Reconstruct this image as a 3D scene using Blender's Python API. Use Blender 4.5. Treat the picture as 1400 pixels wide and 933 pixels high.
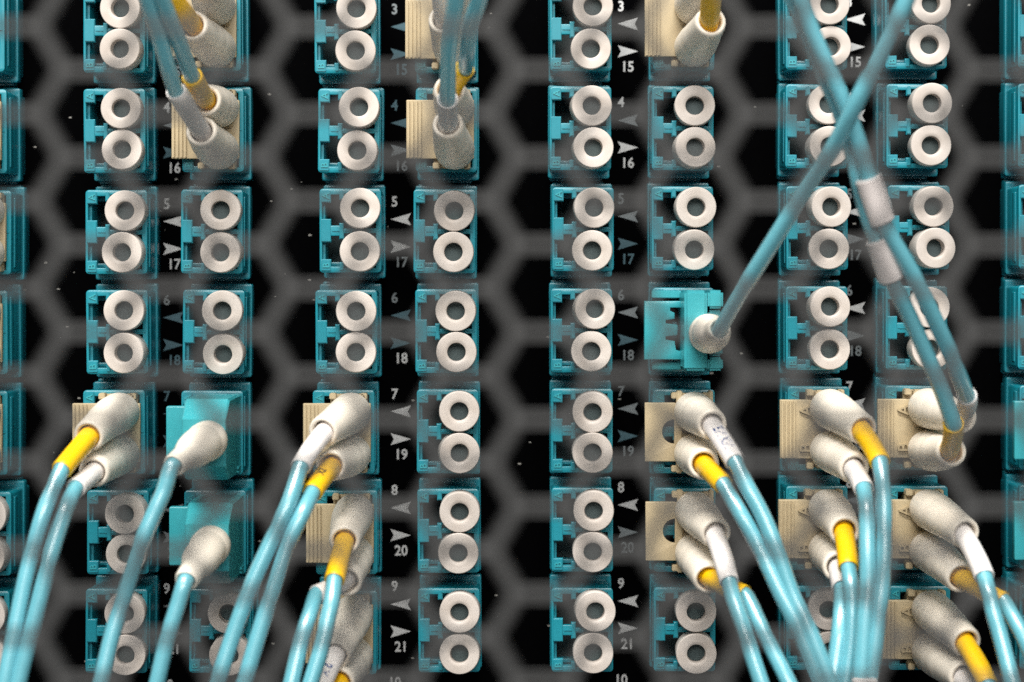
import bpy, bmesh, math, random
from mathutils import Vector, Matrix

random.seed(7)
for o in list(bpy.data.objects):
    bpy.data.objects.remove(o, do_unlink=True)
SC = bpy.context.scene
COL = SC.collection

# ------------------------------------------------------------------ camera, world, lights, exposure
MM = 0.001
D = 350.0                  # mm from the lens to the front faces of the adapters
S = 36.0 / 1400 * D / 82.1 # mm per photo pixel on that plane
VX, VY = 700.0, 375.0      # the point of the photo the lens axis goes through

cam = bpy.data.cameras.new('camera')
cam_o = bpy.data.objects.new('camera', cam)
COL.objects.link(cam_o)
cam_o.location = (0, -D * MM, 0)
cam_o.rotation_euler = (math.radians(90), 0, 0)
cam.lens = 82.1
cam.sensor_width = 36
cam.shift_x = 0.0
cam.shift_y = (VY - 466.5) / 1400
cam.clip_start = 0.01
cam.clip_end = 50
cam.dof.use_dof = True
cam.dof.focus_distance = (D - 2.0) * MM
cam.dof.aperture_fstop = 12.7
cam.dof.aperture_blades = 4
cam.dof.aperture_rotation = 0.0
SC.camera = cam_o

world = bpy.data.worlds.new('World')
SC.world = world
world.use_nodes = True
bg = world.node_tree.nodes['Background']
bg.inputs['Color'].default_value = (0.85, 0.93, 1.0, 1)
bg.inputs['Strength'].default_value = 0.11

def area(name, loc, target, sx, sy, power, color):
    l = bpy.data.lights.new(name, 'AREA')
    l.shape = 'RECTANGLE'; l.size = sx; l.size_y = sy
    l.energy = power; l.color = color
    o = bpy.data.objects.new(name, l)
    COL.objects.link(o)
    o.location = loc
    d = Vector(target) - Vector(loc)
    o.rotation_euler = d.to_track_quat('-Z', 'Y').to_euler()
    return o
area('ceiling_light', (-0.20, -0.62, 1.15), (0, 0, 0), 0.9, 0.35, 36.0, (1.0, 0.97, 0.92))
area('aisle_light', (0.05, -1.50, 0.66), (0, 0, 0), 1.3, 0.50, 27.0, (1.0, 0.95, 0.89))

SC.view_settings.view_transform = 'Standard'
SC.view_settings.look = 'None'
SC.view_settings.exposure = 0.0
SC.view_settings.gamma = 1.0
SC.view_settings.use_curve_mapping = False
SC.cycles.max_bounces = 8
SC.cycles.use_denoising = False
SC.cycles.use_adaptive_sampling = False
SC.cycles.sampling_pattern = 'BLUE_NOISE'

# ------------------------------------------------------------------ helpers
def W(px, py, d=0.0):
    """photo pixel + millimetres in front of the adapter faces -> (x, depth, up) in mm"""
    k = (D - d) / D
    return Vector(((px - VX) * S * k, d, (VY - py) * S * k))

def V(p):                  # (x, depth, up) mm -> world metres
    return Vector((p[0] * MM, -p[1] * MM, p[2] * MM))

def tag(o, label=None, cat=None, group=None, kind=None):
    if label: o['label'] = label
    if cat: o['category'] = cat
    if group: o['group'] = group
    if kind: o['kind'] = kind
    return o

def empty(name, loc=(0, 0, 0)):
    o = bpy.data.objects.new(name, None)
    o.empty_display_size = 0.004
    o.location = loc
    COL.objects.link(o)
    return o

def link(name, mesh, parent=None, loc=None):
    o = bpy.data.objects.new(name, mesh)
    COL.objects.link(o)
    if parent: o.parent = parent
    if loc is not None: o.location = loc
    return o

def smooth(me, angle=35):
    me.polygons.foreach_set('use_smooth', [True] * len(me.polygons))
    try:
        me.set_sharp_from_angle(angle=math.radians(angle))
    except Exception:
        pass

# -------- materials
def mat(name, color, rough=0.45, var=0.06, spec=0.5, bump=0.02, scale=900, sss=0.0, coat=0.0, objvar=0.05, dirt=0.0, trans=0.0):
    m = bpy.data.materials.new(name)
    m.use_nodes = True
    nt = m.node_tree; N = nt.nodes; L = nt.links
    b = N['Principled BSDF']
    tc = N.new('ShaderNodeTexCoord')
    nz = N.new('ShaderNodeTexNoise'); nz.inputs['Scale'].default_value = scale
    nz.inputs['Detail'].default_value = 5
    L.new(tc.outputs['Object'], nz.inputs['Vector'])
    big = N.new('ShaderNodeTexNoise'); big.inputs['Scale'].default_value = scale * 0.16
    big.inputs['Detail'].default_value = 3
    L.new(tc.outputs['Object'], big.inputs['Vector'])
    oi = N.new('ShaderNodeObjectInfo')
    # value factor = 1 + var*(noise-.5)*2 + objvar*(random-.5)*2
    a = N.new('ShaderNodeMath'); a.operation = 'MULTIPLY_ADD'
    L.new(nz.outputs['Fac'], a.inputs[0]); a.inputs[1].default_value = 2 * var; a.inputs[2].default_value = 1 - var
    c = N.new('ShaderNodeMath'); c.operation = 'MULTIPLY_ADD'
    L.new(oi.outputs['Random'], c.inputs[0]); c.inputs[1].default_value = 2 * objvar; c.inputs[2].default_value = -objvar
    s = N.new('ShaderNodeMath'); s.operation = 'ADD'
    L.new(a.outputs[0], s.inputs[0]); L.new(c.outputs[0], s.inputs[1])
    hsv = N.new('ShaderNodeHueSaturation'); hsv.inputs['Color'].default_value = (*color, 1)
    L.new(s.outputs[0], hsv.inputs['Value'])
    out = hsv.outputs['Color']
    if dirt > 0:
        rp = N.new('ShaderNodeValToRGB')
        rp.color_ramp.elements[0].position = 0.52; rp.color_ramp.elements[1].position = 0.72
        rp.color_ramp.elements[0].color = (0, 0, 0, 1); rp.color_ramp.elements[1].color = (dirt, dirt, dirt, 1)
        L.new(big.outputs['Fac'], rp.inputs['Fac'])
        mx = N.new('ShaderNodeMixRGB'); mx.blend_type = 'MULTIPLY'
        L.new(rp.outputs['Color'], mx.inputs['Fac'])
        L.new(out, mx.inputs['Color1']); mx.inputs['Color2'].default_value = (0.55, 0.48, 0.40, 1)
        out = mx.outputs['Color']
    L.new(out, b.inputs['Base Color'])
    r = N.new('ShaderNodeMath'); r.operation = 'MULTIPLY_ADD'
    L.new(big.outputs['Fac'], r.inputs[0]); r.inputs[1].default_value = 0.25; r.inputs[2].default_value = rough - 0.125
    L.new(r.outputs[0], b.inputs['Roughness'])
    b.inputs['Specular IOR Level'].default_value = spec
    if bump > 0:
        bp = N.new('ShaderNodeBump'); bp.inputs['Strength'].default_value = 0.35
        bp.inputs['Distance'].default_value = bump * MM
        L.new(nz.outputs['Fac'], bp.inputs['Height'])
        L.new(bp.outputs['Normal'], b.inputs['Normal'])
    if sss > 0:
        b.inputs['Subsurface Weight'].default_value = sss
        b.inputs['Subsurface Radius'].default_value = (1, 0.9, 0.7)
        b.inputs['Subsurface Scale'].default_value = 0.0006
    if coat > 0:
        b.inputs['Coat Weight'].default_value = coat
        b.inputs['Coat Roughness'].default_value = 0.18
    if trans > 0:
        b.inputs['Transmission Weight'].default_value = trans
    return m

M = {}
M['teal'] = mat('teal_plastic', (0.006, 0.215, 0.278), rough=0.36, coat=0.35, spec=0.5, var=0.10, bump=0.012)
M['teal_light'] = mat('light_teal_plastic', (0.032, 0.31, 0.355), rough=0.34, coat=0.35, spec=0.5, var=0.08, bump=0.012)
M['white'] = mat('white_cap_plastic', (0.56, 0.51, 0.47), rough=0.46, var=0.05, bump=0.012, sss=0.0, objvar=0.09, dirt=0.40)
M['bore'] = mat('painted_bore_shade', (0.045, 0.075, 0.080), rough=0.55, var=0.12)  # dark colour painting the shade inside hollow cap bores; port floors share it
M['ivory'] = mat('ivory_rubber', (0.82, 0.755, 0.655), rough=0.42, var=0.015, bump=0.0, objvar=0.05, dirt=0.12)
M['beige'] = mat('beige_plastic', (0.45, 0.365, 0.225), rough=0.48, var=0.08, bump=0.03, dirt=0.30)
M['yellow'] = mat('yellow_tubing', (0.86, 0.50, 0.002), rough=0.38, var=0.08, bump=0.01)
M['clear'] = mat('milky_tubing', (0.80, 0.76, 0.74), rough=0.35, var=0.06, bump=0.01, objvar=0.06)
M['aqua'] = mat('aqua_jacket', (0.12, 0.405, 0.485), rough=0.38, var=0.08, bump=0.01, spec=1.0, coat=1.0)
M['marker'] = mat('white_marker_tube', (0.74, 0.68, 0.66), rough=0.45, var=0.05)
M['print'] = mat('white_print', (0.50, 0.50, 0.50), rough=0.7, var=0.28, scale=2600, bump=0.0)
M['print_dim'] = mat('dim_grey_print', (0.16, 0.18, 0.19), rough=0.7, var=0.35, scale=2600, bump=0.0)  # dimmer grey for some of the printed marks
M['print_blue'] = mat('dim_blue_print', (0.045, 0.10, 0.125), rough=0.7, var=0.35, scale=2600, bump=0.0)  # darkest, bluish tone for some of the printed marks
M['ink'] = mat('blue_ink', (0.03, 0.13, 0.42), rough=0.6, var=0.2, bump=0.0)
M['ink_dark'] = mat('brown_ink', (0.10, 0.055, 0.01), rough=0.6, var=0.2, bump=0.0)
M['screen'] = mat('grey_powder_coat', (0.047, 0.048, 0.049), rough=0.6, var=0.15, bump=0.04, scale=260, spec=0.4)

def panel_mat():
    m = mat('black_panel', (0.0012, 0.0012, 0.0014), rough=0.75, var=0.2, bump=0.02, spec=0.0)
    nt = m.node_tree; N = nt.nodes; L = nt.links
    b = N['Principled BSDF']
    src = b.inputs['Base Color'].links[0].from_socket
    tc = N.new('ShaderNodeTexCoord')
    mp = N.new('ShaderNodeMapping'); mp.inputs['Scale'].default_value = (1.0, 1.0, 2.1)
    mp.inputs['Rotation'].default_value = (0, 0.5, 0)
    L.new(tc.outputs['Object'], mp.inputs['Vector'])
    vo = N.new('ShaderNodeTexVoronoi'); vo.inputs['Scale'].default_value = 420
    L.new(mp.outputs['Vector'], vo.inputs['Vector'])
    lt = N.new('ShaderNodeMath'); lt.operation = 'LESS_THAN'; lt.inputs[1].default_value = 0.115
    L.new(vo.outputs['Distance'], lt.inputs[0])
    # only some cells carry a fleck
    sp = N.new('ShaderNodeSeparateColor'); L.new(vo.outputs['Color'], sp.inputs[0])
    gt = N.new('ShaderNodeMath'); gt.operation = 'GREATER_THAN'; gt.inputs[1].default_value = 0.92
    L.new(sp.outputs[0], gt.inputs[0])
    mu = N.new('ShaderNodeMath'); mu.operation = 'MULTIPLY'
    L.new(lt.outputs[0], mu.inputs[0]); L.new(gt.outputs[0], mu.inputs[1])
    mx = N.new('ShaderNodeMixRGB')
    L.new(mu.outputs[0], mx.inputs['Fac']); L.new(src, mx.inputs['Color1'])
    mx.inputs['Color2'].default_value = (0.28, 0.27, 0.25, 1)
    L.new(mx.outputs['Color'], b.inputs['Base Color'])
    return m
M['panel'] = panel_mat()

# -------- mesh builders (all in mm, (x, depth, up))
def rrect(x0, y0, x1, y1, r, n=4):
    pts = []
    for cx, cy, a0 in ((x1 - r, y1 - r, 0), (x0 + r, y1 - r, 90), (x0 + r, y0 + r, 180), (x1 - r, y0 + r, 270)):
        for i in range(n + 1):
            a = math.radians(a0 + 90 * i / n)
            pts.append((cx + r * math.cos(a), cy + r * math.sin(a)))
    return pts

def plate_mesh(name, loops, d0, d1, bevel, material, extra=None):
    """outline and holes (2D, mm) made into a solid between depths d0 and d1, edges rounded by bevel"""
    cu = bpy.data.curves.new(name, 'CURVE')
    cu.dimensions = '2D'; cu.fill_mode = 'BOTH'
    for lp in loops:
        sp = cu.splines.new('POLY')
        sp.points.add(len(lp) - 1)
        for p, q in zip(sp.points, lp):
            p.co = (q[0], q[1], 0, 1)
        sp.use_cyclic_u = True
    cu.extrude = max((d1 - d0) / 2 - bevel, 0.001)
    cu.bevel_depth = bevel; cu.bevel_resolution = 1; cu.offset = -bevel
    o = bpy.data.objects.new(name, cu); COL.objects.link(o)
    dg = bpy.context.evaluated_depsgraph_get()
    me = bpy.data.meshes.new_from_object(o.evaluated_get(dg))
    bpy.data.objects.remove(o, do_unlink=True); bpy.data.curves.remove(cu)
    mid = (d0 + d1) / 2
    for v in me.vertices:
        x, y, z = v.co
        v.co = V((x, mid + z, y))
    me.name = name
    me.materials.clear(); me.materials.append(material)
    bm = bmesh.new(); bm.from_mesh(me)
    bmesh.ops.remove_doubles(bm, verts=bm.verts, dist=1e-6)
    bmesh.ops.recalc_face_normals(bm, faces=bm.faces)
    bm.to_mesh(me); bm.free()
    smooth(me, 30)
    return me

def add_box(bm, x0, x1, d0, d1, z0, z1, bevel=0.0):
    vs = [bm.verts.new(V((x, d, z))) for x in (x0, x1) for d in (d0, d1) for z in (z0, z1)]
    idx = [(0, 1, 3, 2), (4, 6, 7, 5), (0, 4, 5, 1), (2, 3, 7, 6), (0, 2, 6, 4), (1, 5, 7, 3)]
    fs = [bm.faces.new([vs[i] for i in f]) for f in idx]
    bmesh.ops.recalc_face_normals(bm, faces=fs)
    if bevel > 0:
        es = {e for f in fs for e in f.edges}
        bmesh.ops.bevel(bm, geom=list(es), offset=bevel * MM, segments=2, affect='EDGES', clamp_overlap=True)

def add_loft(bm, sections):
    """sections: list of lists of (x, depth, up) loops, joined by quads, capped at both ends"""
    rings = [[bm.verts.new(V(p)) for p in sec] for sec in sections]
    n = len(rings[0]); fs = []
    for a, b in zip(rings, rings[1:]):
        for i in range(n):
            fs.append(bm.faces.new((a[i], a[(i + 1) % n], b[(i + 1) % n], b[i])))
    fs.append(bm.faces.new(rings[0])); fs.append(bm.faces.new(rings[-1]))
    bmesh.ops.recalc_face_normals(bm, faces=fs)

def to_mesh(name, bm, material, angle=35):
    me = bpy.data.meshes.new(name)
    bm.to_mesh(me); bm.free()
    for m in (material if isinstance(material, (list, tuple)) else [material]):
        me.materials.append(m)
    smooth(me, angle)
    return me

def sweep(stations, seg=20, cap0=True, cap1=True, twist=0.0):
    """stations: (centre, tangent, radius) in mm -> bmesh tube"""
    bm = bmesh.new()
    t0 = stations[0][1].normalized()
    up = Vector((0, 0, 1)) if abs(t0.z) < 0.9 else Vector((1, 0, 0))
    nrm = (up - t0 * up.dot(t0)).normalized()
    rings = []
    for c, t, r in stations:
        t = t.normalized()
        nrm = (nrm - t * nrm.dot(t)).normalized()
        bi = t.cross(nrm)
        rings.append([bm.verts.new(V(c + (nrm * math.cos(2 * math.pi * i / seg) + bi * math.sin(2 * math.pi * i / seg)) * r)) for i in range(seg)])
    for a, b in zip(rings, rings[1:]):
        for i in range(seg):
            bm.faces.new((a[i], a[(i + 1) % seg], b[(i + 1) % seg], b[i]))
    if cap0: bm.faces.new(rings[0])
    if cap1: bm.faces.new(rings[-1])
    bmesh.ops.recalc_face_normals(bm, faces=bm.faces)
    return bm

def bez(p0, p1, p2, t):
    return p0 * (1 - t) ** 2 + p1 * 2 * t * (1 - t) + p2 * t * t

def bez_t(p0, p1, p2, t):
    return (p1 - p0) * 2 * (1 - t) + (p2 - p1) * 2 * t

def catmull(pts, per=9):
    P = [pts[0] * 2 - pts[1]] + pts + [pts[-1] * 2 - pts[-2]]
    out = []
    for i in range(1, len(P) - 2):
        p0, p1, p2, p3 = P[i - 1:i + 3]
        for j in range(per):
            t = j / per
            out.append(0.5 * ((2 * p1) + (p2 - p0) * t + (2 * p0 - 5 * p1 + 4 * p2 - p3) * t * t + (3 * p1 - p0 - 3 * p2 + p3) * t ** 3))
    out.append(pts[-1])
    return out

def text_mesh(name, s, size, material, d0=0.0, d1=0.05, rot=0.0, bold=0.0, sx=1.0):
    cu = bpy.data.curves.new(name, 'FONT')
    cu.body = s; cu.size = size; cu.align_x = 'CENTER'; cu.align_y = 'CENTER'
    cu.resolution_u = 3
    cu.extrude = (d1 - d0) / 2
    cu.offset = bold
    o = bpy.data.objects.new(name, cu); COL.objects.link(o)
    dg = bpy.context.evaluated_depsgraph_get()
    me = bpy.data.meshes.new_from_object(o.evaluated_get(dg))
    bpy.data.objects.remove(o, do_unlink=True); bpy.data.curves.remove(cu)
    c, sn = math.cos(rot), math.sin(rot)
    for v in me.vertices:
        x, y, z = v.co
        x *= sx
        v.co = V((x * c - y * sn, (d0 + d1) / 2 + z, x * sn + y * c))
    me.name = name; me.materials.clear(); me.materials.append(material)
    return me

# ------------------------------------------------------------------ the black panel behind
PD = -14.0                 # depth of its front
panel = empty('rack_fascia', V((0, PD, 0)))
tag(panel, 'black equipment panel with white printed numbers and arrows behind the teal adapters', 'panel')
bm = bmesh.new(); add_box(bm, -140, 140, -2.0, 0.0, -115, 95, 0.4)
link('panel_plate', to_mesh('panel_plate', bm, M['panel']), panel)

def Wp(px, py):            # photo pixel -> panel-local mm
    p = W(px, py, PD)
    return Vector((p.x, 0, p.z))
PX = (D - PD) / D * S      # mm per photo pixel on the panel

num_cache, arr_cache = {}, {}
def number(s, px, py, m):
    key = (s, m)
    if key not in num_cache:
        num_cache[key] = text_mesh('number', s, 19.5 * PX, M[m], 0.01, 0.06, 0, 0.055, 0.92)
    p = Wp(px, py)
    link('number', num_cache[key], panel, V((p.x, 0, p.z)))
def arrow(direction, px, py, m):
    key = (direction, m)
    if key not in arr_cache:
        w, h, nt = 14 * PX, 8.3 * PX, 4.5 * PX
        pts = [(-w, 0), (w, h), (w - nt, 0), (w, -h)]
        if direction > 0:
            pts = [(-x, y) for x, y in reversed(pts)]
        arr_cache[key] = plate_mesh('arrow_mark', [pts], 0.01, 0.06, 0.0, M[m])
    p = Wp(px, py)
    link('arrow_mark', arr_cache[key], panel, V((p.x, 0, p.z)))

PR, DM, BL = 'print', 'print_dim', 'print_blue'
# strip: (x of the single digit, x of the pair of digits, x of the arrows, y of row 3, drop per row, print tone of each mark per row)
strips = [
    (228.0, 238.0, 237.0, 17.5, {3: (DM, DM, DM, DM), 4: (PR, DM, BL, PR), 5: (PR, PR, PR, PR), 6: (DM, BL, BL, BL), 7: (BL, BL, BL, DM), 8: (DM, DM, DM, DM), 9: (PR, DM, DM, PR), 10: (PR, DM, DM, DM)}),
    (539.5, 548.5, 548.0, 14.5, {3: (DM, BL, BL, BL), 4: (BL, BL, DM, DM), 5: (PR, PR, PR, DM), 6: (DM, BL, BL, PR), 7: (PR, PR, PR, PR), 8: (PR, PR, PR, PR), 9: (PR, PR, PR, PR), 10: (PR, DM, DM, DM)}),
    (849.0, 858.0, 858.5, 10.5, {3: (PR, PR, PR, PR), 4: (PR, DM, PR, PR), 5: (DM, DM, BL, BL), 6: (DM, DM, BL, DM), 7: (DM, DM, BL, DM), 8: (PR, PR, DM, DM), 9: (PR, PR, PR, PR), 10: (PR, PR, PR, PR)}),
    (1161.0, 1169.0, 1169.0, 4.5, {3: (PR, PR, PR, PR), 4: (PR, PR, DM, DM), 5: (DM, PR, DM, DM), 6: (DM, PR, DM, DM), 7: (PR, PR, DM, DM), 8: (PR, DM, DM, DM), 9: (DM, DM, DM, DM), 10: (DM, DM, DM, DM)}),
]
for xs, xd, xa, y3, print_tone in strips:
    for k in range(3, 11):
        y = y3 + (k - 3) * 131.5
        a, b, c, d = print_tone[k]
        number(str(k), xs, y - 1, a)
        if k < 10:
            arrow(-1, xa, y + 22.5, b)
            arrow(1, xa, y + 60.0, c)
            number(str(k + 12), xd, y + 81.5, d)

# ------------------------------------------------------------------ duplex adapters
FW, FH = 84.5 * S, 115.0 * S         # face size
def fp(x, y):                        # face pixel (from its upper left corner) -> local mm
    return ((x - 42.25) * S, (57.5 - y) * S)
port1 = [fp(x, y) for x, y in [(3.7, 19.5), (16, 19.5), (16, 8.5), (27, 8.5), (27, 16), (34, 16), (34, 7), (77, 7), (77, 54.3), (34, 54.3), (34, 47), (27, 47), (27, 50.5), (16, 50.5), (16, 41.5), (3.7, 41.5)]][::-1]
port2 = [fp(x, y) for x, y in [(3.7, 73.5), (16, 73.5), (16, 64.8), (27, 64.8), (27, 69.5), (34, 69.5), (34, 61.2), (77, 61.2), (77, 108.5), (34, 108.5), (34, 100.5), (27, 100.5), (27, 106.5), (16, 106.5), (16, 96.5), (3.7, 96.5)]][::-1]
face_me = plate_mesh('front_face', [rrect(-FW / 2, -FH / 2, FW / 2, FH / 2, 0.55), port1, port2], -1.1, 0.0, 0.16, M['teal'])
# raised blocks with the port letters, the divider rib, port floors
bm = bmesh.new()
for x0, y0, x1, y1 in ((2.6, 2.4, 15.4, 18.6), (2.6, 42.4, 15.4, 72.6), (2.6, 97.4, 15.4, 112.6), (28, 3.0, 33.2, 14.8), (28, 48.2, 33.2, 68.4), (28, 101.8, 33.2, 112.0)):
    a = fp(x0, y1); b = fp(x1, y0)
    add_box(bm, a[0], b[0], -0.3, 0.22, a[1], b[1], 0.09)
add_box(bm, fp(17, 0)[0], fp(82, 0)[0], -0.8, 0.10, fp(0, 58.6)[1], fp(0, 57.0)[1], 0.04)
block_me = to_mesh('key_block', bm, M['teal'])
body_loops = [rrect(-FW / 2 + 0.12, -FH / 2 + 0.12, FW / 2 - 0.12, FH / 2 - 0.12, 0.5), rrect(-FW / 2 + 0.8, -FH / 2 + 0.8, FW / 2 - 0.8, FH / 2 - 0.8, 0.3)[::-1]]
body_me = plate_mesh('body', body_loops, -13.9, -1.08, 0.05, M['teal'])
floor_me = plate_mesh('port_floor', [rrect(-FW / 2 + 0.6, -FH / 2 + 0.6, FW / 2 - 0.6, FH / 2 - 0.6, 0.3)], -10.0, -9.0, 0.02, M['bore'])
bm = bmesh.new()
fl = plate_mesh('flange', [rrect(-FW / 2 - 0.06, -FH / 2 - 0.85, FW / 2 + 0.10, FH / 2 + 0.85, 0.35), rrect(-FW / 2 + 0.5, -FH / 2 + 0.5, FW / 2 - 0.5, FH / 2 - 0.5, 0.3)[::-1]], -11.2, -9.0, 0.12, M['teal'])
rib = plate_mesh('side_rib', [rrect(-FW / 2 - 0.02, -FH / 2 + 1.0, FW / 2 + 0.02, FH / 2 - 1.0, 0.2), rrect(-FW / 2 + 0.5, -FH / 2 + 1.6, FW / 2 - 0.5, FH / 2 - 1.6, 0.2)[::-1]], -4.6, -2.6, 0.06, M['teal'])
bm.free()
# the thin mounting bridge seen between rows, deeper than the flange
bridge = plate_mesh('mounting_clip', [rrect(-FW / 2 + 0.25, -FH / 2 - 1.22, FW / 2 - 1.0, FH / 2 + 1.22, 0.3), rrect(-FW / 2 + 0.9, -FH / 2 + 0.5, FW / 2 - 1.6, FH / 2 - 0.5, 0.3)[::-1]], -13.6, -11.6, 0.1, M['teal'])
let_a = text_mesh('port_letter', 'A', 1.45, M['teal_light'], 0.2, 0.34, math.radians(90), 0.0)
let_b = text_mesh('port_letter', 'B', 1.45, M['teal_light'], 0.2, 0.34, math.radians(90), 0.0)

def make_adapter():
    r = empty('duplex_adapter')
    link('front_face', face_me, r); link('key_block', block_me, r); link('body', body_me, r)
    link('port_floor', floor_me, r); link('flange', fl, r); link('side_rib', rib, r); link('mounting_clip', bridge, r)
    p = fp(9.6, 10); link('port_letter', let_a, r, V((p[0], 0, p[1])))
    p = fp(9.6, 105); link('port_letter', let_b, r, V((p[0], 0, p[1])))
    return r

def copy_tree(o):
    c = o.copy(); COL.objects.link(c)
    for ch in o.children:
        d = ch.copy(); COL.objects.link(d); d.parent = c
    return c

ADP = {
 'Z': {3: (-36, 41), 4: (-33, 180), 5: (-27, 318), 6: (-32, 455), 7: (-32, 592), 8: (-27, 730), 9: (-29, 866)},
 'A': {3: (156, 42), 4: (156.5, 179), 5: (159, 317.5), 6: (160, 454), 7: (156, 591), 8: (161, 728), 9: (159, 863)},
 'B': {3: (287, 40), 4: (291, 178), 5: (289.6, 316.8), 6: (292, 454), 7: (290, 592), 8: (294, 728), 9: (301, 863)},
 'C': {3: (472, 43), 4: (477, 179), 5: (479, 315.5), 6: (473.5, 454), 7: (470, 591), 8: (474, 728), 9: (473, 865)},
 'D': {3: (609, 42), 4: (610.5, 178), 5: (607.5, 316.4), 6: (610, 453), 7: (612, 590), 8: (613, 726), 9: (614, 862)},
 'E': {3: (794, 40), 4: (793.5, 175.5), 5: (797, 313.6), 6: (795, 452), 7: (795.5, 589), 8: (796, 724.5), 9: (796, 861.7)},
 'F': {3: (935, 39), 4: (933.5, 175.5), 5: (933, 312.5), 6: (934, 451), 7: (935, 590), 8: (936, 725), 9: (936, 861)},
 'G': {3: (1116, 38), 4: (1116, 173), 5: (1117, 312), 6: (1116.5, 449), 7: (1119, 586), 8: (1117, 722), 9: (1117, 859)},
 'H': {3: (1252, 37), 4: (1254, 172.6), 5: (1256, 311), 6: (1253, 448.5), 7: (1252, 585), 8: (1254, 722), 9: (1257, 859)},
 'I': {3: (1434, 36), 4: (1434, 172), 5: (1435, 310), 6: (1434, 448), 7: (1436, 585), 8: (1436, 721), 9: (1436, 858)},
}
PLUGS = {'Z4', 'Z5', 'Z6', 'Z7', 'B3', 'B4', 'D3', 'D4', 'F3', 'A7', 'C7', 'C8', 'C9', 'F7', 'F8', 'G7', 'G8', 'H7', 'H8', 'H9', 'B7', 'B8', 'F6', 'I7', 'I8'}
ORD = {'Z': 'column cut off by the left edge', 'A': 'first full column', 'B': 'second full column', 'C': 'third full column', 'D': 'fourth full column',
       'E': 'fifth full column', 'F': 'sixth full column', 'G': 'seventh full column', 'H': 'eighth full column', 'I': 'column cut off by the right edge'}
ROWN = {3: 'top row', 4: 'second row', 5: 'third row', 6: 'middle row', 7: 'fifth row', 8: 'sixth row', 9: 'bottom row'}
proto = None
for c, rows in ADP.items():
    for k, (cx, cy) in rows.items():
        r = make_adapter() if proto is None else copy_tree(proto)
        if proto is None: proto = r
        r.location = V(W(cx, cy, 0))
        r.rotation_euler = (0, math.radians(random.uniform(-0.5, 0.5)), 0)
        key = c + str(k)
        st = 'holding a plugged connector' if key in PLUGS else 'with two round caps'
        if c == 'I' and key not in PLUGS: st = 'with keyed ports'
        lab = 'teal adapter %s, %s, %s' % (st, ROWN[k], ORD[c])
        tag(r, lab, 'adapter', 'teal duplex adapters in rows on the panel')

# ------------------------------------------------------------------ round dust caps
def cap_mesh():
    R, B = 3.02, 1.36
    prof = [(1.9, -6.5, 0), (1.9, -1.2, 0), (R - 0.15, -1.0, 0), (R, -0.8, 0), (R, 3.05, 0), (R - 0.04, 3.24, 0), (R - 0.12, 3.32, 0),
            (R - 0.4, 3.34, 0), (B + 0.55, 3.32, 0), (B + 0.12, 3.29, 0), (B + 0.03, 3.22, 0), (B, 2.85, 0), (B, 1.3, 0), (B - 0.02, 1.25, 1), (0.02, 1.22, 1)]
    bm = bmesh.new(); seg = 40; rings = []
    for r, d, m in prof:
        rings.append([bm.verts.new(V((r * math.cos(2 * math.pi * i / seg), d, r * math.sin(2 * math.pi * i / seg)))) for i in range(seg)])
    for j, (a, b) in enumerate(zip(rings, rings[1:])):
        for i in range(seg):
            f = bm.faces.new((a[i], a[(i + 1) % seg], b[(i + 1) % seg], b[i]))
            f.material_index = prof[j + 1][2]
    bm.faces.new(rings[0])
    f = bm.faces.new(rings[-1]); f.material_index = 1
    bmesh.ops.recalc_face_normals(bm, faces=bm.faces)
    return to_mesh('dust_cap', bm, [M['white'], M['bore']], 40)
cap_me = cap_mesh()
SKIP_CAPS = {'I3', 'I4', 'I5', 'I6', 'I9', 'Z3'}
for c, rows in ADP.items():
    for k, (cx, cy) in rows.items():
        key = c + str(k)
        if key in PLUGS or key in SKIP_CAPS: continue
        for j, oy in ((0, -28.6), (1, 28.2)):
            o = link('dust_cap', cap_me)
            p = W(cx + 14.6 + random.uniform(-1.6, 1.6), cy + oy + random.uniform(-0.8, 0.8), 0)
            o.location = V(p) + Vector((0, random.uniform(-0.25, 0.35) * MM, 0))
            o.rotation_euler = (math.radians(random.uniform(-3.6, 3.6)), math.radians(random.uniform(0, 360)), math.radians(random.uniform(-3.6, 3.6)))
            lab = 'white ring cap in %s port, %s, %s' % ('upper' if j == 0 else 'lower', ROWN[k], ORD[c])
            tag(o, lab, 'dust cap', 'white round dust caps in empty ports')

# ------------------------------------------------------------------ duplex connectors with cords
def q(x, y):               # like fp, face pixel -> local mm
    return fp(x, y)
def clip_loops(kind):
    x0, x1 = fp(-12, 0)[0], fp(80, 0)[0]
    z1, z0 = fp(0, 17.5)[1], fp(0, 97.5)[1]
    loops = [rrect(x0, z0, x1, z1, 0.12, 2)]
    if kind == 'hole':
        cx, cz = fp(28, 57); r = 16.5 * S
        pts = [(cx, cz + r)] + [(cx + r * math.cos(math.radians(a)), cz + r * math.sin(math.radians(a))) for a in range(100, 270, 14)] + [(cx, cz - r)]
        loops.append(pts)
    return loops
clip_plain = plate_mesh('clip_plate', clip_loops(''), 0.7, 1.75, 0.10, M['beige'])
clip_hole = plate_mesh('clip_plate', clip_loops('hole'), 0.7, 1.75, 0.10, M['beige'])
def ribs_mesh():
    bm = bmesh.new()
    z1, z0 = fp(0, 18.4)[1], fp(0, 96.6)[1]
    for x in (-10.5, -5.0, 0.5, 5.6):
        add_box(bm, fp(x, 0)[0], fp(x + 2.8, 0)[0], 1.6, 2.12, z0, z1, 0.08)
    return to_mesh('grip_rib', bm, M['beige'])
rib_me = ribs_mesh()
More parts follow.
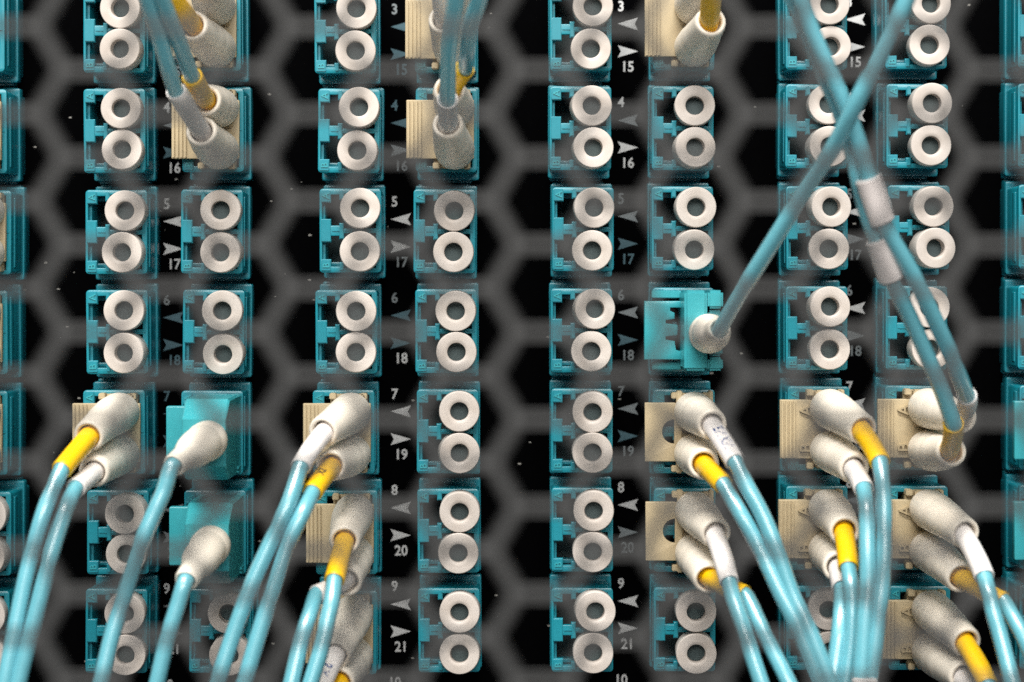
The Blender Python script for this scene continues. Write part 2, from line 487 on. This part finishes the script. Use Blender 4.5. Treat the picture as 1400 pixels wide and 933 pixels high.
def housing_mesh(bar):
    bm = bmesh.new()
    x0 = 24 if not bar else 40
    a, b = fp(x0, 54), fp(75, 5)
    add_box(bm, a[0] + 0.05, b[0], -4, 0.62, a[1], b[1], 0.15)
    a, b = fp(x0, 110), fp(75, 61)
    add_box(bm, a[0] + 0.05, b[0], -4, 0.62, a[1], b[1], 0.15)
    for y0, y1 in ((4.4, 55.6), (59.4, 110.6)):
        a, b = fp(36, y1), fp(72, y0); add_box(bm, a[0], b[0], 0.1, 2.3, a[1], b[1], 0.2)
    # little lugs that stick out above and below the clip
    for x0, x1 in ((24, 33), (66, 75)):
        a, b = fp(x0, 12), fp(x1, 3.5); add_box(bm, a[0], b[0], -0.5, 2.1, a[1], b[1], 0.12)
        a, b = fp(x0, 111.5), fp(x1, 103); add_box(bm, a[0], b[0], -0.5, 2.1, a[1], b[1], 0.12)
    if bar:
        a, b = fp(30.5, 113), fp(38.5, 1); add_box(bm, a[0], b[0], 0.2, 2.6, a[1], b[1], 0.15)
        a, b = fp(74, 96), fp(80, 1); add_box(bm, a[0], b[0], 0.2, 2.6, a[1], b[1], 0.15)
    return to_mesh('housing', bm, M['beige'])
house_plain, house_bar = housing_mesh(False), housing_mesh(True)
clip_a = text_mesh('clip_letter', 'A', 2.4, M['beige'], 1.7, 2.15, math.radians(90), 0.03)
clip_b = text_mesh('clip_letter', 'B', 2.4, M['beige'], 1.7, 2.15, math.radians(90), 0.03)

BOOT = [(0.0, 2.6), (0.02, 2.9), (0.07, 2.98), (0.30, 2.94), (0.39, 2.88), (0.42, 2.80), (0.45, 2.76), (0.49, 2.75), (0.62, 2.66), (0.645, 2.58), (0.67, 2.55),
        (0.80, 2.42), (0.92, 2.30), (0.965, 2.25), (0.988, 2.17), (1.0, 2.02)]
def boot_mesh(p0, p1, p2, prof, r_in):
    st = [(bez(p0, p1, p2, t), bez_t(p0, p1, p2, t), r) for t, r in prof]
    e, tt, _ = st[-1]; tn = tt.normalized()
    st += [(e + tn * 0.02, tt, r_in + 0.25), (e - tn * 0.08, tt, r_in + 0.08), (e - tn * 0.4, tt, r_in), (e - tn * 2.2, tt, r_in)]
    return to_mesh('boot', sweep(st, 28), M['ivory'], 50)

def sleeve_mesh(p0, p1, p2, m, r=1.42, r_in=1.2):
    n = 12
    st = [(bez(p0, p1, p2, i / n), bez_t(p0, p1, p2, i / n), r) for i in range(n + 1)]
    st = st[:-1] + [(bez(p0, p1, p2, 0.985), bez_t(p0, p1, p2, 0.985), r), (bez(p0, p1, p2, 1.0), bez_t(p0, p1, p2, 1.0), r - 0.08)]
    e, tt, _ = st[-1]; tn = tt.normalized()
    st += [(e - tn * 0.03, tt, r_in), (e - tn * 2.5, tt, r_in)]
    return to_mesh('sleeve', sweep(st, 22), m, 50)

def on_curve_text(s, p0, p1, p2, r, m, size, t_mid):
    """print wrapped on a sleeve, running along it, on the side that looks into the room"""
    me = text_mesh('sleeve_print', s, size, m, 0, 0.02, 0, 0.045)
    L = sum((bez(p0, p1, p2, (i + 1) / 20) - bez(p0, p1, p2, i / 20)).length for i in range(20))
    for v in me.vertices:
        x, z = v.co.x / MM, v.co.z / MM
        t = t_mid + x / L
        c = bez(p0, p1, p2, t); tn = bez_t(p0, p1, p2, t).normalized()
        front = Vector((0, 1, 0.55)); n = (front - tn * front.dot(tn)).normalized(); b = n.cross(tn)
        a = z / r
        v.co = V(c + (n * math.cos(a) + b * math.sin(a)) * (r + 0.025))
    return me

CABLE_R = 1.12
def cable_mesh(pts, r=CABLE_R):
    path = catmull(pts, 9)
    st = []
    for i, p in enumerate(path):
        a = path[max(i - 1, 0)]; b = path[min(i + 1, len(path) - 1)]
        st.append((p, b - a, r))
    return to_mesh('cable', sweep(st, 18), M['aqua'], 60)

def marker_mesh(a, b, r=1.75):
    t = b - a; tn = t.normalized()
    st = [(a, t, CABLE_R - 0.03), (a - tn * 0.0, t, r - 0.12), (a + tn * 0.12, t, r), (b - tn * 0.12, t, r), (b, t, r - 0.12), (b, t, CABLE_R - 0.03)]
    return to_mesh('marker_tube', sweep(st, 22), M['marker'], 40)

SL = {'y': 'yellow', 'w': 'clear'}
def strand(root, base, end, col, s_end, cable, prefix_cable=True, ink=None, boot_dir=None):
    """one boot, its sleeve and its cable; base in mm, the rest as (px, py, depth)"""
    e = W(*end); s = W(*s_end)
    ln = (e - base).length
    d0 = Vector((0, 1, 0))
    p1 = base + d0 * ln * 0.55
    o = link('boot', boot_mesh(base, p1, e, BOOT, 1.58), root)
    tn = (e - p1).normalized()
    sl = (s - e).length
    q1 = e + (tn + (s - e).normalized()).normalized() * sl * 0.5
    a = e - tn * 2.0
    sm = link('sleeve', sleeve_mesh(a, q1 * 0.6 + (a + s) * 0.2, s, M[SL[col]]), root)
    if ink:
        link('sleeve_print', on_curve_text(ink[0], a, q1 * 0.6 + (a + s) * 0.2, s, 1.42, M[ink[1]], ink[2], ink[3]), sm)
    st = (s - q1).normalized()
    pts = [s - st * 1.0, s] + [W(*p) + Vector((random.uniform(-.12, .12), 0, 0)) for p in cable]
    link('cable', cable_mesh(pts), root)
    return pts

def duplex(key, label, up, lo, style='plain', letters=False):
    c, k = key[0], int(key[1:])
    cx, cy = ADP[c][k]
    o = W(cx, cy, 0)
    root = empty('fibre_cable', V(o))
    root_inv = -V(o)
    tag(root, label, 'cable', 'fibre cables plugged into the adapters')
    link('clip_plate', clip_hole if style == 'hole' else clip_plain, root)
    link('housing', house_bar if style == 'hole' else house_plain, root)
    if style == 'plain':
        link('grip_rib', rib_me, root)
    if letters:
        p = fp(23, 32); link('clip_letter', clip_a, root, V((p[0], 0, p[1])))
        p = fp(23, 83); link('clip_letter', clip_b, root, V((p[0], 0, p[1])))
    tmp = []
    for oy, sdef in ((29.0, up), (86.0, lo)):
        if sdef is None: continue
        f = fp(54, oy)
        base = Vector((o.x + f[0], 1.9, o.z + f[1]))
        strand(root, base, *sdef[:4], ink=sdef[4] if len(sdef) > 4 else None)
    # strand meshes are in world millimetres: shift them into the root's frame
    fix_frame(root)
    return root

WORLD_PARTS = {'boot', 'sleeve', 'cable', 'marker_tube', 'sleeve_print'}
def fix_frame(root):
    off = Matrix.Translation(-root.location)
    def go(o):
        for ch in o.children:
            if ch.name.split('.')[0] in WORLD_PARTS:
                ch.data.transform(off)
            go(ch)
    go(root)

def add_marker(root, a, b):
    me = marker_mesh(W(*a), W(*b)); me.transform(Matrix.Translation(-root.location))
    link('marker_tube', me, root)

# a small bar of numbers per cord: boot end, sleeve colour, sleeve end, cable way points (photo px, px, mm in front)
for k, yy in ((4, 0), (5, 138), (6, 275), (7, 412)):
    duplex('Z%d' % k, 'beige connector barely showing past the left edge, %s' % ROWN[k],
           ((-100, 155 + yy, 20), 'w', (-130, 190 + yy, 27), [(-150, 240 + yy, 30), (-170, 340 + yy, 33), (-180, 460 + yy, 34)]),
           ((-100, 215 + yy, 20), 'y', (-125, 250 + yy, 27), [(-140, 290 + yy, 30), (-155, 380 + yy, 33), (-165, 480 + yy, 34)]))
duplex('B3', 'beige plug with yellow sleeve rising out of the top edge, second full column',
       ((282, -22, 20), 'y', (258, -70, 27), [(248, -95, 30), (230, -140, 36), (220, -190, 40)]),
       ((263, 35, 20), 'y', (222, -22, 29), [(212, -45, 32), (198, -100, 38), (190, -150, 42)]))
duplex('B4', 'white and yellow sleeved cable rising from second row, second full column',
       ((281, 137, 20), 'y', (262, 104, 29), [(250, 72, 34), (238, 40, 38), (222, 0, 42), (205, -50, 46)]),
       ((275, 179, 20), 'w', (240, 124, 30), [(230, 92, 34), (219, 58, 37), (201, 0, 42), (186, -50, 46)]))
duplex('D3', 'beige connector behind two rising cables at the top edge, fourth full column',
       ((612, -28, 20), 'y', (616, -75, 27), [(618, -100, 30), (622, -150, 36), (626, -190, 40)]),
       ((606, 26, 20), 'w', (604, -25, 27), [(604, -50, 30), (606, -100, 34), (610, -150, 36)]))
duplex('D4', 'cable pair rising straight up from second row, fourth full column',
       ((614, 123, 20), 'y', (636, 94, 27), [(638, 70, 33), (643, 35, 38), (654, 0, 42), (662, -50, 46)]),
       ((612, 169, 20), 'w', (612, 135, 30), [(613, 100, 34), (616, 60, 38), (622, 0, 43), (628, -50, 46)]))
duplex('F3', 'white boot with thick yellow sleeve pointing up at the top edge, sixth full column',
       ((966, -30, 20), 'w', (970, -80, 27), [(972, -105, 30), (976, -150, 36), (980, -190, 40)]),
       ((972, 29, 20), 'y', (971, -26, 28), [(972, -50, 31), (976, -100, 36), (980, -150, 40)]))
duplex('A7', 'yellow and white sleeved cable hanging at far left, first full column',
       ((121, 597, 20), 'y', (84, 643, 28), [(62, 693, 31), (46, 750, 32), (31, 809, 33), (7, 933, 35), (-4, 1000, 35)]),
       ((128, 646, 20), 'w', (103, 668, 27), [(91, 697, 31), (73, 750, 33), (56, 809, 34), (26, 933, 35), (14, 1000, 35)]))
duplex('C7', 'cable with white sleeve above a printed yellow one, third full column',
       ((441, 591, 20), 'w', (411, 639, 28), [(393, 690, 31), (368, 744, 32), (344, 800, 33), (319, 870, 34), (298, 933, 35), (280, 990, 35)]),
       ((452, 637, 20), 'y', (427, 674, 28, ), [(414, 702, 31), (395, 744, 32), (377, 796, 33), (358, 855, 34), (334, 933, 35), (318, 990, 35)], ('SX', 'ink_dark', 1.5, 0.62)))
duplex('C8', 'cable with long yellow sleeve hanging from sixth row, third full column',
       ((471, 740, 20), 'y', (457, 794, 28), [(453, 822, 30), (448, 847, 31), (440, 885, 32), (425, 933, 33), (410, 985, 34)]),
       ((474, 796, 20), 'w', (432, 814, 26), [(424, 840, 29), (414, 872, 31), (399, 933, 33), (386, 985, 34)]))
duplex('C9', 'cable with blue printed white sleeve at the bottom edge, third full column',
       ((458, 896, 20), 'w', (434, 950, 28), [(425, 985, 31), (415, 1030, 33), (405, 1080, 34)], ('S A', 'ink', 2.0, 0.62)),
       ((463, 934, 20), 'y', (446, 983, 28), [(438, 1000, 30), (430, 1040, 32), (420, 1090, 34)]))
duplex('F7', 'cable with blue printed white sleeve and half round clip hole, sixth full column',
       ((974, 581, 20), 'w', (1005, 632, 28), [(1022, 665, 30), (1042, 703, 31), (1060, 746, 32), (1082, 813, 33), (1104, 858, 34), (1132, 930, 35), (1152, 990, 35)], ('EN KN', 'ink', 1.9, 0.6)),
       ((962, 635, 20), 'y', (989, 663, 27), [(1014, 703, 30), (1036, 746, 31), (1066, 810, 33), (1089, 854, 34), (1119, 930, 35), (1140, 990, 35)]), 'hole')
duplex('F8', 'cable with blank white sleeve over yellow and half round clip hole, sixth row',
       ((979, 730, 20), 'w', (997, 796, 28), [(1003, 818, 29), (1015, 856, 31), (1027, 895, 32), (1041, 937, 33), (1058, 990, 34)]),
       ((969, 792, 20), 'y', (1019, 814, 26), [(1027, 826, 27), (1041, 856, 29), (1060, 895, 31), (1080, 937, 33), (1102, 990, 34)]), 'hole')
g7 = duplex('G7', 'cable with large yellow sleeve dropping straight down, fifth row, seventh full column',
       ((1180, 588, 20), 'y', (1203, 633, 28), [(1206, 665, 30), (1208, 700, 31), (1208, 744, 32), (1206, 796, 33), (1200, 850, 34), (1190, 933, 35), (1184, 990, 35)]),
       ((1168, 641, 20), 'w', (1181, 669, 27), [(1184, 695, 30), (1186, 744, 32), (1185, 796, 33), (1182, 847, 34), (1177, 933, 35), (1172, 990, 35)]), letters=True)
add_marker(g7, (1183, 928, 37), (1180, 990, 37))
duplex('G8', 'cable with short yellow sleeve behind hanging cables, sixth row, seventh full column',
       ((1155, 727, 20), 'y', (1160, 777, 27), [(1164, 800, 29), (1165, 830, 30), (1163, 880, 31), (1157, 937, 32), (1152, 990, 33)]),
       ((1146, 776, 20), 'w', (1151, 804, 25), [(1150, 832, 28), (1147, 865, 30), (1143, 900, 31), (1138, 937, 32), (1132, 990, 33)]), letters=True)
h7 = duplex('H7', 'cable pair climbing to the top edge with two white marker tubes',
       ((1318, 572, 18), 'w', (1322, 541, 27), [(1309, 505, 31), (1290, 462, 34), (1250, 379, 38), (1212, 315, 40), (1196, 275, 41), (1176, 205, 42), (1158, 152, 43), (1137, 102, 44), (1112, 46, 45), (1094, 0, 46), (1074, -50, 47)]),
       ((1301, 617, 19), 'y', (1303, 579, 29), [(1288, 535, 31), (1268, 485, 33), (1243, 432, 35), (1221, 388, 37), (1208, 355, 38), (1184, 285, 39.5), (1164, 205, 39.5), (1147, 152, 40.5), (1127, 102, 41.5), (1104, 46, 42.5), (1085, 0, 43.5), (1064, -50, 44)]), letters=True)
add_marker(h7, (1186.5, 244, 41.6), (1207, 304, 40.5))
add_marker(h7, (1199, 327, 38.7), (1218, 382, 37.2))
duplex('H8', 'cable with broad white sleeve over yellow, hanging off right edge, sixth row',
       ((1320, 730, 20), 'w', (1346, 789, 28), [(1352, 812, 30), (1359, 838, 31), (1368, 875, 32), (1384, 937, 34), (1396, 990, 35)]),
       ((1314, 791, 20), 'y', (1372, 823, 26), [(1384, 842, 27), (1400, 875, 29), (1424, 933, 31), (1440, 990, 32)]), letters=True)
duplex('H9', 'cable with bold yellow sleeve cut by the bottom edge, eighth full column',
       ((1322, 879, 20), 'y', (1351, 937, 28), [(1362, 960, 30), (1375, 1000, 32), (1388, 1050, 34)]),
       ((1318, 926, 20), 'w', (1334, 975, 27), [(1342, 1000, 29), (1352, 1040, 31), (1360, 1090, 33)]), letters=True)

# ------------------------------------------------------------------ teal connectors with one boot
def uni_block():
    bm = bmesh.new()
    def sec(d, x0, x1, y0, y1, c):
        a = fp(x0, y1); b = fp(x1, y0)
        r = c
        x0, z0, x1, z1 = a[0], a[1], b[0], b[1]
        return [(x, d, z) for x, z in ((x0 + r, z0), (x1 - r, z0), (x1, z0 + r), (x1, z1 - r), (x1 - r, z1), (x0 + r, z1), (x0, z1 - r), (x0, z0 + r))]
    add_loft(bm, [sec(-2, 22, 82, 4, 111, 0.3), sec(9.0, 22, 82, 4, 111, 0.3), sec(13.8, 22.6, 81.6, 4.5, 110.5, 0.3), sec(17.6, 24, 81, 28, 91, 0.1), sec(17.8, 24.8, 80.2, 29, 90, 0.1)])
    # corner steps on the right-hand side
    for y0, y1 in ((100, 104), (106, 109)):
        a = fp(78, y1); b = fp(83.5, y0); add_box(bm, a[0], b[0], 1, 4.6, a[1], b[1], 0.1)
    return to_mesh('plug_body', bm, M['teal_light'], 6)
uni_me = uni_block()
lever_me = plate_mesh('release_lever', [rrect(fp(-15, 0)[0], fp(0, 98)[1], fp(26, 0)[0], fp(0, 19)[1], 0.25)], 2.4, 4.2, 0.14, M['teal_light'])
def lever2():
    pts = [(-13, 18), (37, 18), (37, 27), (22, 27), (22, 31), (28, 34), (28, 42), (16, 44), (16, 48), (32, 50), (32, 64), (16, 66), (16, 70), (28, 72), (30, 84), (37, 86), (37, 97), (-13, 97)]
    return plate_mesh('release_lever', [[fp(x, y) for x, y in pts][::-1]], 2.4, 4.2, 0.14, M['teal_light'])
lever2_me = lever2()
def uni_block2():
    bm = bmesh.new()
    a, b = fp(36, 109), fp(66, 3); add_box(bm, a[0], b[0], -2, 12.2, a[1], b[1], 0.4)
    for y0, y1 in ((3, 27), (29, 90), (91.5, 109)):
        a, b = fp(66.8, y1), fp(87, y0); add_box(bm, a[0], b[0], -2, 12.0 if y0 != 29 else 11.2, a[1], b[1], 0.35)
    a, b = fp(-2, 14), fp(38, 4); add_box(bm, a[0], b[0], -1, 2.4, a[1], b[1], 0.1)
    a, b = fp(-2, 111), fp(38, 101); add_box(bm, a[0], b[0], -1, 2.4, a[1], b[1], 0.1)
    return to_mesh('plug_body', bm, M['teal_light'], 25)
uni2_me = uni_block2()

UBOOT = [(0.0, 2.4), (0.01, 2.72), (0.05, 2.85), (0.20, 2.85), (0.235, 2.66), (0.26, 2.62), (0.29, 2.72), (0.50, 2.62), (0.62, 2.42), (0.70, 2.12), (0.745, 1.88), (0.76, 1.80), (0.80, 1.76), (0.97, 1.66), (1.0, 1.5)]
def uniboot(key, label, rel, end, cable, second=False):
    c, k = key[0], int(key[1:])
    cx, cy = ADP[c][k]
    o = W(cx, cy, 0)
    root = empty('fibre_cable', V(o))
    tag(root, label, 'cable', 'fibre cables plugged into the adapters')
    link('plug_body', uni2_me if second else uni_me, root)
    link('release_lever', lever2_me if second else lever_me, root)
    f = fp(*rel)
    base = Vector((o.x + f[0], 11.8 if second else 17.6, o.z + f[1]))
    e = W(*end)
    p1 = base + Vector((0, 1, 0)) * (e - base).length * 0.5
    link('boot', boot_mesh(base, p1, e, UBOOT, 1.2), root)
    tn = (e - p1).normalized()
    link('cable', cable_mesh([e - tn * 2.0, e + tn * 0.5] + [W(*p) for p in cable]), root)
    fix_frame(root)
    return root
uniboot('B7', 'teal plug with one white boot and single cable, fifth row, second full column', (58, 56), (237, 637, 32),
        [(224, 672, 33), (212, 699, 33.5), (193, 744, 34), (172, 809, 33), (152, 873, 34), (138, 933, 35), (126, 990, 35)])
uniboot('B8', 'teal plug with one white boot and single cable, sixth row, second full column', (58, 56), (254, 795, 32),
        [(243, 828, 33), (229, 873, 33.5), (214, 937, 34), (202, 990, 34)])
uniboot('F6', 'teal plug with white boot and one cable slanting up to the top edge', (67, 60), (984, 450, 25),
        [(1012, 402, 30), (1047, 346, 34), (1102, 258, 39), (1137, 206, 43), (1172, 138, 47.5), (1222, 38, 50), (1241, -5, 51), (1262, -60, 52)], True)
uniboot('I7', 'pale teal plug peeking in at the right edge, fifth row', (54, 60), (1490, 625, 27),
        [(1505, 665, 30), (1520, 730, 32), (1535, 830, 34), (1545, 930, 35)])
uniboot('I8', 'pale teal plug peeking in at the right edge, sixth row', (54, 60), (1490, 765, 27),
        [(1502, 805, 30), (1512, 860, 32), (1520, 930, 34)])

# ------------------------------------------------------------------ hexagonal mesh screen in front of everything
def screen_mesh():
    MD = 150.0
    pitch, hole = 119.5, 119.5 - 15.5
    k = (D - MD) / D * S
    bm = bmesh.new()
    Rc = pitch / math.sqrt(3); Rh = hole / math.sqrt(3)
    th = 0.8
    for i in range(-9, 15):
        for j in range(-6, 13):
            cx = 431 + 103.49 * i
            cy = 96 + (59.75 if i % 2 else 0) + 119.5 * j
            def ring(R, d, blend=0.0):
                return [bm.verts.new(V(((cx + R * math.cos(math.radians(60 * a)) - VX) * k, MD + d, (VY - cy + R * math.sin(math.radians(60 * a))) * k))) for a in range(6)]
            of, hf, hm, hb, ob = ring(Rc, 0), ring(Rh + 0.8, 0), ring(Rh, -0.1), ring(Rh, -th), ring(Rc, -th)
            for a in range(6):
                b = (a + 1) % 6
                for p, q_ in ((of, hf), (hf, hm), (hm, hb), (hb, ob)):
                    bm.faces.new((p[a], p[b], q_[b], q_[a]))
    bmesh.ops.remove_doubles(bm, verts=bm.verts, dist=2e-5)
    bmesh.ops.recalc_face_normals(bm, faces=bm.faces)
    me = bpy.data.meshes.new('mesh_screen'); bm.to_mesh(me); bm.free()
    me.materials.append(M['screen'])
    return me
o = link('mesh_screen', screen_mesh())
tag(o, 'blurred grey honeycomb mesh screen standing in front of all the adapters', 'mesh screen', kind='thing')
